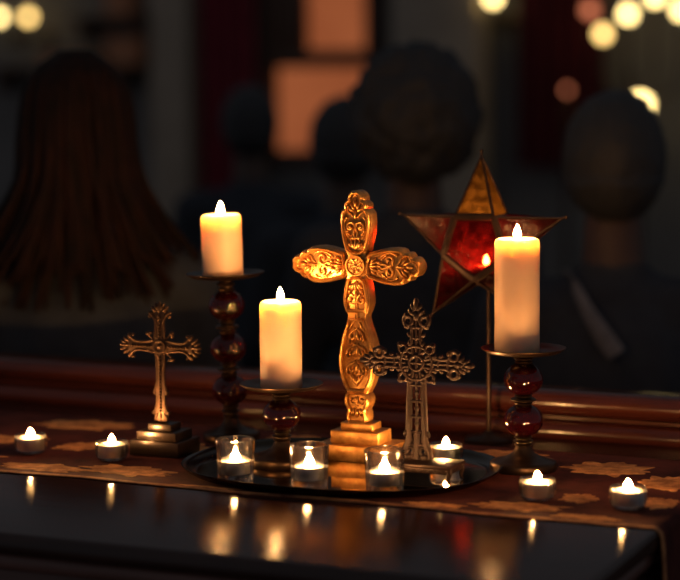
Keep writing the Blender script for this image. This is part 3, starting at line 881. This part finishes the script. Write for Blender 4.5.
def lit_pane():
    m, nt, out = newmat('lamp_lit_pane')
    e = nt.nodes.new('ShaderNodeEmission')
    v = texco(nt); f = noise_node(nt, v, 3, 3)
    nt.links.new(ramp(nt, f, [(0.2, (0.24, 0.060, 0.021)), (0.8, (0.33, 0.092, 0.033))]), e.inputs['Color'])
    e.inputs['Strength'].default_value = 1.0
    nt.links.new(e.outputs[0], out.inputs['Surface'])
    return m
M_PANE = lit_pane()
WY = 7.8
def struct(name, mb, mat, parent=None, **k):
    o = mb.build(name, mat, parent, **k)
    if parent is None: o['kind'] = 'structure'
    return o
f = MB(); f.box((-2.0, 2.6, -0.02), (13, 10.9, 0.04)); struct('floor', f, M_FLOOR, smooth=False)
w = MB(); w.box((-2.0, WY + 0.30, 1.75), (13, 0.20, 3.5)); struct('wall_back', w, M_WALL, smooth=False)
bb = MB(); bb.box((-2.0, WY + 0.185, 0.09), (12.9, 0.03, 0.18), 0.006); struct('baseboard_back', bb, M_DARKW)
# tall lit window
win = MB()
x0, x1 = -3.80, -3.33
fr = MB()
for xx in (-4.02, -3.39): fr.box((xx, WY + 0.15, 1.68), (0.07, 0.10, 1.54), 0.008)
for zz in (0.94, 2.42): fr.box((-3.705, WY + 0.15, zz), (0.70, 0.10, 0.07), 0.008)
fr.box((-3.705, WY + 0.14, 1.475), (0.59, 0.09, 0.085), 0.006)
fr.box((-3.93, WY + 0.14, 1.95), (0.28, 0.05, 0.87), 0.006)
wo = fr.build('window_1', M_DARKW); wo['kind'] = 'structure'
p = MB(); p.box((-3.605, WY + 0.16, 1.96), (0.36, 0.012, 0.86), 0.0); p.build('pane', M_PANE, wo)
p = MB(); p.box((-3.70, WY + 0.16, 1.205), (0.55, 0.012, 0.46), 0.0); p.build('pane', M_PANE, wo)
# pale pillar right of the window
pl = MB(); pl.box((-2.96, WY + 0.08, 1.75), (0.50, 0.24, 3.5), 0.02); struct('trim_1', pl, M_PILL)
pl = MB(); pl.box((-4.62, WY + 0.12, 1.75), (0.26, 0.16, 3.5), 0.02); struct('trim_2', pl, M_PILL)

def curtain(xa, xb, z0, z1, label, folds, y=WY + 0.02, mat=None):
    root = empty('curtain', ((xa + xb) / 2, y, z0), label, 'curtain', 'wine red curtains')
    mb = MB(); n = folds * 10; wd = xb - xa; H = z1 - z0
    vs = []; fs = []
    rows = 8
    for j in range(rows + 1):
        for s in (0, 1):
            for i in range(n + 1):
                u = i / n
                vs.append((-wd / 2 + wd * u, 0.032 * sin(u * folds * 2 * pi) * (0.6 + .4 * (1 - j / rows)) + s * 0.006, H * j / rows))
    row = 2 * (n + 1)
    for j in range(rows):
        for s in (0, 1):
            for i in range(n):
                a = j * row + s * (n + 1) + i; fs.append([a, a + 1, a + row + 1, a + row])
        fs.append([j * row, j * row + n + 1, j * row + row + n + 1, j * row + row]); a = j * row + n; fs.append([a, a + n + 1, a + row + n + 1, a + row])
    mb.add(vs, fs); mb.build('drape', mat or M_CURT, root, ang=80)
    rd = MB(); rd.tube([(-wd / 2 - .08, 0, H + 0.01), (wd / 2 + .08, 0, H + 0.01)], 0.014, 10)
    for s in (-1, 1):
        rd.ell((s * (wd / 2 + .09), 0, H + .01), (0.025, 0.025, 0.025))
        rd.box((s * (wd / 2 + .05), 0.09, H + 0.01), (0.02, 0.18, 0.02))
    rd.build('curtain_rod', M_BRASS, root)
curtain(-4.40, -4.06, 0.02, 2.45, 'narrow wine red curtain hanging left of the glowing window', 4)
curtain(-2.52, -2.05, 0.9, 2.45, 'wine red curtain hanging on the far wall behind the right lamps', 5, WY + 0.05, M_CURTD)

# wall shelf with boxes at left
sh = empty('wall_shelf', (-5.35, WY + 0.08, 1.44), 'dark brown wall shelf on the far wall at left', 'shelf')
b = MB(); b.box((0, 0, 0), (1.1, 0.24, 0.035), 0.006); b.build('shelf_board', M_DARKW, sh)
for xx in (-0.4, 0.4):
    b = MB(); b.box((xx, 0.02, -0.075), (0.03, 0.18, 0.11), 0.004); b.build('bracket', M_DARKW, sh)
for (x, w_, h_, d_, lab) in ((-4.90, .20, .16, .16, 'small chestnut wooden box at the right end of the wall shelf'), (-5.28, .34, .07, .17, 'flat chestnut wooden box in the middle of the wall shelf')):
    r = empty('wooden_box', (x, WY + 0.08, 1.4575), lab, 'box')
    b = MB(); b.box((0, 0, h_ * .38), (w_, d_, h_ * .76), 0.004); b.build('box_body', M_SHELF, r)
    b = MB(); b.box((0, 0, h_ * .88), (w_ + .012, d_ + .012, h_ * .24), 0.004); b.build('lid', M_SHELF, r)
r = empty('wooden_box', (-4.93, WY + 0.08, 1.735), 'chestnut wooden box on the upper bracket shelf at left', 'box')
b = MB(); b.box((0, 0, 0.06), (0.16, .14, .12), 0.004); b.build('box_body', M_SHELF, r)
b = MB(); b.box((0, 0, 0.14), (0.17, .15, .04), 0.004); b.build('lid', M_SHELF, r)
r2 = empty('wall_shelf', (-5.0, WY + 0.08, 1.72), 'short upper wall shelf holding one wooden box at far left', 'shelf')
b = MB(); b.box((0, 0, 0), (0.5, 0.24, 0.03), 0.006); b.build('shelf_board', M_DARKW, r2)
for xx in (-0.18, 0.18):
    b = MB(); b.box((xx, 0.02, -0.065), (0.03, 0.18, 0.10), 0.004); b.build('bracket', M_DARKW, r2)

# lamps
def bulb_mesh(r): 
    mb = MB(); pf = []
    for j in range(15):
        a = -pi / 2 + pi * j / 14
        pf.append((r * cos(a) if 0 < j < 14 else 0.0, r * sin(a)))
    mb.lathe(pf, 20); return mb
def sconce(x, z, r, mat, label):
    t = empty('wall_sconce', (x, WY + 0.20, z), label, 'lamp')
    b = MB(); b.lathe([(0, 0), (0.05, 0), (0.05, 0.012), (0.02, 0.02), (0, 0.02)], 24, M=Matrix.Translation((0, 0, -0.12)) @ Matrix.Rotation(pi / 2, 4, 'X')); b.build('backplate', M_BRASS, t)
    a = MB(); a.tube([(0, -0.01, -0.12), (0, -0.10, -0.15), (0, -0.20, -0.13), (0, -0.22, -0.09), (0, -0.22, -r - 0.004)], 0.009, 8)
    a.lathe([(0.012, 0), (0.03, 0.004), (0.032, 0.016), (0.02, 0.02), (0, 0.02)], 16, c=(0, -0.22, -r - 0.018)); a.build('arm', M_BRASS, t)
    m = bulb_mesh(r); g = m.build('globe', mat, t); g.location = (0, -0.22, 0)
sconce(-5.714, 1.745, 0.030, M_BULBW, 'glowing globe sconce at the far left edge of the room')
sconce(-5.513, 1.741, 0.032, M_BULB, 'amber globe sconce second from the left edge of the room')
sconce(-2.633, 1.785, 0.032, M_BULBW, 'single glowing globe sconce above the star lantern')
# floor candelabrum with globes
def candelabrum():
    bx, by = -1.83, WY - 0.22
    t = empty('candelabrum', (bx, by, 0), 'tall floor candelabrum with glowing globes at upper right', 'lamp')
    s = MB(); s.lathe([(0, 0), (0.16, 0), (0.16, 0.02), (0.05, 0.05), (0.02, 0.09), (0.016, 0.6), (0.026, 0.64), (0.016, 0.68), (0.016, 1.25), (0.03, 1.29), (0.016, 1.33), (0.012, 1.40), (0, 1.40)], 20); s.build('stem', M_BRASS, t)
    for (x, z, r, m) in ((-2.042, 1.706, .034, M_BULBD), (-1.973, 1.585, .032, M_BULB), (-1.844, 1.682, .033, M_BULBW), (-1.707, 1.763, .033, M_BULBW), (-1.575, 1.696, .033, M_BULBW)):
        dx = x - bx
        a = MB(); a.tube([(0, 0, 1.30), (dx * .4, 0, 1.24), (dx * .85, 0, 1.30), (dx, 0, 1.40), (dx, 0, z - r - .004)], 0.008, 8)
        a.lathe([(0.010, 0), (0.03, 0.004), (0.032, 0.014), (0, 0.018)], 16, c=(dx, 0, z - r - .016)); am = a.build('arm', M_BRASS, t)
        g = bulb_mesh(r).build('globe', m, am); g.location = (dx, 0, z)
candelabrum()
def table_lamp(x, z, r, mat, label):
    t = empty('floor_lamp', (x, WY - 0.3, 0), label, 'lamp')
    s = MB(); s.lathe([(0, 0), (0.13, 0), (0.13, 0.015), (0.03, 0.04), (0.014, 0.08), (0.014, z - r - 0.02), (0.03, z - r - 0.01), (0.03, z - r), (0, z - r)], 20); s.build('stand', M_BRASS, t)
    g = bulb_mesh(r).build('globe', mat, t); g.location = (0, 0, z)
table_lamp(-1.756, 1.230, 0.050, M_BULBW, 'bright globe floor lamp glowing behind the dark head at right')
table_lamp(-2.135, 1.306, 0.016, M_BULBD, 'small dim reddish globe lamp left of the dark head at right')

# ------------------------------------------------------------------ people seated with their backs to us
M_SKIN = simple('skin', (0.05, 0.028, 0.021), (0.065, 0.036, 0.027), rough=0.55, scale=30)
M_COATA = cloth_mat('charcoal_wool', (0.032, 0.038, 0.050), (0.044, 0.052, 0.066), 25)
M_COATB = cloth_mat('slate_cloth', (0.032, 0.038, 0.050), (0.044, 0.052, 0.066), 30)
M_TROU = cloth_mat('dark_denim', (0.05, 0.055, 0.07), (0.07, 0.075, 0.09), 40)
M_HAIRK = simple('black_hair', (0.016, 0.019, 0.024), (0.028, 0.031, 0.038), rough=0.7, scale=120)
M_HAIRR = simple('auburn_hair', (0.006, 0.0045, 0.004), (0.024, 0.009, 0.006), rough=0.75, scale=60, stretch=(1, 1, .2), Specular_IOR_Level=0.15)
M_SCARF = cloth_mat('pale_grey_scarf', (0.13, 0.135, 0.15), (0.19, 0.195, 0.22), 40)
M_STOOL = M_DARKW

def capsule(mb, a, b, ra, rb, n=14):
    a = Vector(a); b = Vector(b); k = 6
    pts = [a + (b - a) * i / k for i in range(k + 1)]
    mb.tube(pts, [ra + (rb - ra) * i / k for i in range(k + 1)], n)
    mb.ell(a, (ra,) * 3); mb.ell(b, (rb,) * 3)
def remesh(mb, name, mat, parent, vox, smooth_it=3):
    o = mb.build(name, mat, None)
    rm = o.modifiers.new('r', 'REMESH'); rm.mode = 'VOXEL'; rm.voxel_size = vox; rm.use_smooth_shade = True
    sm = o.modifiers.new('s', 'SMOOTH'); sm.factor = 0.5; sm.iterations = smooth_it
    dg = bpy.context.evaluated_depsgraph_get(); dg.update()
    me = bpy.data.meshes.new_from_object(o.evaluated_get(dg))
    me.name = name
    o.modifiers.clear(); old = o.data; o.data = me; bpy.data.meshes.remove(old)
    me.shade_smooth()
    o.parent = parent
    return o
def person(x, y, headz, rz, label, hair, coat, hands=True, vox=0.008):
    sh = headz - 0.79
    t = empty('person', (x, y, 0), label, 'person', None, rz)
    b = MB()
    def hx(mb, infl=0.0, arms=True, legs=True, head=True, torso=True):
        i = infl
        if torso:
            mb.ell((0, 0, sh + .10), (.165 + i, .125 + i, .11 + i)); capsule(mb, (0, 0, sh + .12), (0, -.01, sh + .34), .125 + i, .12 + i)
            mb.ell((0, -.005, sh + .42), (.165 + i, .115 + i, .16 + i)); capsule(mb, (-.155, -.005, sh + .535), (.155, -.005, sh + .535), .055 + i, .055 + i)
            mb.ell((0, 0, sh + .56), (.10 + i, .07 + i, .055 + i))
        if arms:
            for s in (-1, 1):
                capsule(mb, (s * .19, 0, sh + .53), (s * .245, .04, sh + .27), .052 + i, .040 + i); capsule(mb, (s * .245, .04, sh + .27), (s * .12, .27, sh + .205), .038 + i, .027 + i)
        if legs:
            for s in (-1, 1):
                capsule(mb, (s * .095, .02, sh + .085), (s * .12, .42, sh + .065), .085 + i, .058 + i); capsule(mb, (s * .12, .42, sh + .065), (s * .12, .40, .09), .056 + i, .038 + i)
    hx(b)
    for s in (-1, 1):
        capsule(b, (s * .12, .40, .09), (s * .125, .38, .045), .038, .036); capsule(b, (s * .125, .38, .04), (s * .135, .55, .032), .04, .03)
        # palm, four unequal bent fingers and a thumb
        capsule(b, (s * .12, .27, sh + .205), (s * .10, .335, sh + .185), .026, .026)
        for q, L in enumerate((.062, .070, .066, .052)):
            ox = s * (.122 - .016 * q)
            capsule(b, (ox, .345, sh + .182), (ox, .345 + L * .55, sh + .176), .0088, .0085, 8); capsule(b, (ox, .345 + L * .55, sh + .176), (ox * .98, .345 + L * .95, sh + .162), .0085, .0072, 8)
        capsule(b, (s * .078, .305, sh + .195), (s * .055, .335, sh + .19), .0105, .0095, 8); capsule(b, (s * .055, .335, sh + .19), (s * .05, .362, sh + .182), .0095, .008, 8)
    capsule(b, (0, .0, sh + .56), (0, .025, sh + .70), .062, .054)
    b.ell((0, .035, sh + .80), (.076, .096, .112), nu=20, nv=14); b.ell((0, .075, sh + .735), (.053, .055, .058)); b.ell((0, .118, sh + .705), (.022, .02, .018))
    capsule(b, (0, .128, sh + .815), (0, .146, sh + .775), .009, .015, 8)
    for s in (-1, 1):
        b.ell((s * .078, .03, sh + .785), (.012, .022, .034)); b.ell((s * .03, .118, sh + .828), (.026, .014, .010)); b.ell((s * .032, .112, sh + .80), (.014, .012, .011)); b.ell((s * .042, .1, sh + .76), (.022, .02, .02))
    b.ell((0, .132, sh + .742), (.026, .010, .006)); b.ell((0, .130, sh + .733), (.022, .010, .006))
    remesh(b, 'body', M_SKIN, t, vox, 2)
    c = MB(); hx(c, .012, legs=False); c.lathe([(.072, sh + .56), (.066, sh + .60), (.062, sh + .63), (.054, sh + .63), (.05, sh + .56)], 20, c=(0, .008, 0), closed=True)
    remesh(c, 'coat', coat, t, 0.014, 4)
    l = MB(); hx(l, .010, arms=False, torso=False); l.ell((0, 0, sh + .10), (.168, .13, .11)); remesh(l, 'trousers', M_TROU, t, 0.014, 3)
    for s in (-1, 1):
        sho = MB(); sho.ell((s * .13, .46, .045), (.048, .135, .042)); capsule(sho, (s * .122, .385, .06), (s * .122, .39, .10), .046, .044); remesh(sho, 'shoe', M_HAIRK, t, 0.012, 2)
    hz = sh + .80
    if hair == 'bushy':
        h = MB(); bm = bmesh.new(); bmesh.ops.create_icosphere(bm, subdivisions=5, radius=1.0)
        for v in bm.verts:
            p = v.co.copy(); d = 1 + .09 * noise.noise(p * 3.2) + .07 * noise.noise(p * 8) + .05 * noise.noise(p * 18)
            fx = 1.0
            if p.y > .45: fx = .86
            v.co = Vector((p.x * .128 * d, (p.y * .118 * d - .012) * fx, p.z * .142 * d + .012 + hz))
        h.frombm(bm); h.build('hair', M_HAIRK, t, ang=180)
    elif hair == 'short':
        h = MB(); bm = bmesh.new(); bmesh.ops.create_icosphere(bm, subdivisions=5, radius=1.0)
        for v in bm.verts:
            p = v.co.copy(); d = 1 + .03 * noise.noise(p * 5) + .03 * noise.noise(p * 16)
            yy = p.y * .112 * d + .022
            zz = p.z * .122 * d + .014
            if p.y > .55: yy *= .80
            if p.z < -.3: yy -= .01
            v.co = Vector((p.x * .094 * d, yy, zz + hz))
        h.frombm(bm); h.build('hair', M_HAIRK, t, ang=180)
    elif hair == 'long':
        h = MB(); rnd = random.Random(5)
        h.ell((0, .022, hz + .012), (.088, .104, .118), nu=24, nv=16)
        for i in range(150):
            a = radians(rnd.uniform(160, 380)) ; L = rnd.uniform(.75, 1.1)
            ca, sa = cos(a), sin(a)
            rr = rnd.uniform(.86, 1.04)
            sw = rnd.uniform(-.03, .03)
            p0 = Vector((.02 * ca, .02 + .02 * sa, hz + .128)); p1 = Vector((.075 * ca * rr, .025 + .085 * sa * rr, hz + .085)); p2 = Vector((.094 * ca * rr, .022 + .108 * sa * rr, hz + .0))
            p3 = Vector((.100 * ca * rr + sw * .4, .01 + .110 * sa * rr, hz - .10 * L)); p4 = Vector((.125 * ca * rr + sw, -.005 + .115 * sa * rr, hz - .19 * L)); p5 = Vector((.165 * ca * rr + sw * 1.6, -.01 + .125 * sa * rr, hz - .27 * L))
            ctrl = [p0, p1, p2, p3, p4, p5]; pts = []
            for j in range(5):
                for u in (0, .33, .66):
                    A = ctrl[max(j - 1, 0)]; B = ctrl[j]; Cc = ctrl[j + 1]; D = ctrl[min(j + 2, 5)]
                    pts.append(0.5 * ((2 * B) + (Cc - A) * u + (2 * A - 5 * B + 4 * Cc - D) * u * u + (3 * B - A - 3 * Cc + D) * u ** 3))
            pts.append(p5); n = len(pts)
            h.tube(pts, [(.0085 * (1 - .75 * (j / n) ** 2) + .0008) for j in range(n)], 6)
        h.build('hair', M_HAIRR, t, ang=180)
    # stool
    s = empty('wooden_stool', (x, y, 0), 'dark wooden stool under the %s' % label.split(' with ')[0].split(',')[0], 'stool', None, rz)
    top = MB(); top.box((0, 0.02, sh - 0.028), (.40, .36, .036), .010); top.build('seat', M_STOOL, s)
    for sx in (-1, 1):
        for sy in (-1, 1):
            g = MB(); g.tube([(sx * .16, .02 + sy * .14, sh - .042), (sx * .18, .02 + sy * .16, 0)], [.018, .014], 10); g.build('leg', M_STOOL, s)
    return t, sh
A0 = radians(24.4)
person(-0.519, 1.517, 1.290, A0 + .08, 'person at centre back with big bushy dark hair, seen from behind', 'bushy', M_COATA)
tp, shh = person(-0.036, 1.285, 1.213, A0 - .10, 'person at right with short dark hair and a pale grey scarf, seen from behind', 'short', M_COATB)
sc = MB()
sc.tube([(-.085, .03, shh + .608), (-.080, -.045, shh + .610), (-.070, -.086, shh + .590), (-.052, -.118, shh + .555), (-.022, -.140, shh + .508), (0.0, -.148, shh + .478)], [.008, .008, .009, .012, .017, .018], 10, flat=.35, flat_axis=(0, 1, .3))
sc.build('scarf', M_SCARF, tp, ang=80)
person(-0.808, 0.613 + .10, 1.290, A0 + .15, 'person at left with long auburn hair, seen from behind', 'long', M_COATA)
person(-1.956, 3.617, 1.215, A0, 'far person below the wine curtain with short dark hair, seen from behind', 'short', M_COATB, vox=.012)
person(-1.222, 2.732, 1.189, A0, 'far person below the glowing window beside the bushy hair, seen from behind', 'short', M_COATA, vox=.012)

# ------------------------------------------------------------------ dim room light, camera
wd = bpy.data.worlds.new('dim_room'); S.world = wd; wd.use_nodes = True
bg = wd.node_tree.nodes['Background']
bg.inputs['Color'].default_value = (0.96, 0.98, 1.06, 1); bg.inputs['Strength'].default_value = 0.085

cam = bpy.data.cameras.new('camera'); co = bpy.data.objects.new('camera', cam); COL.objects.link(co)
S.camera = co
cam.sensor_width = 36.0; cam.lens = 2000 / 680 * 36.0; cam.clip_end = 60
psi = radians(24.4); pt = math.atan(215 / 2000); ro = radians(0.45)
Fh = Vector((-sin(psi), cos(psi), 0)); Rr = Vector((cos(psi), sin(psi), 0)); Uu = Vector((0, 0, 1))
Fw = Fh * cos(pt) - Uu * sin(pt); Up = Fh * sin(pt) + Uu * cos(pt)
Rc = Rr * cos(ro) - Up * sin(ro); Uc = Rr * sin(ro) + Up * cos(ro)
Mc = Matrix((Rc, Uc, -Fw)).transposed().to_4x4(); Mc.translation = Vector((1.0, -2.2, 1.39))
co.matrix_world = Mc
cam.dof.use_dof = True; cam.dof.focus_distance = 2.45
cam.dof.aperture_fstop = (cam.lens / 1000) / 0.040
cam.dof.aperture_blades = 0

S.view_settings.view_transform = 'Standard'; S.view_settings.look = 'None'
S.view_settings.exposure = 0.0; S.view_settings.gamma = 1.0; S.view_settings.use_curve_mapping = False
cy = S.cycles
cy.use_denoising = True; cy.max_bounces = 10; cy.transparent_max_bounces = 24; cy.glossy_bounces = 5; cy.diffuse_bounces = 4; cy.transmission_bounces = 6
cy.caustics_reflective = False; cy.caustics_refractive = False
cy.sample_clamp_indirect = 6.0; cy.blur_glossy = 0.5
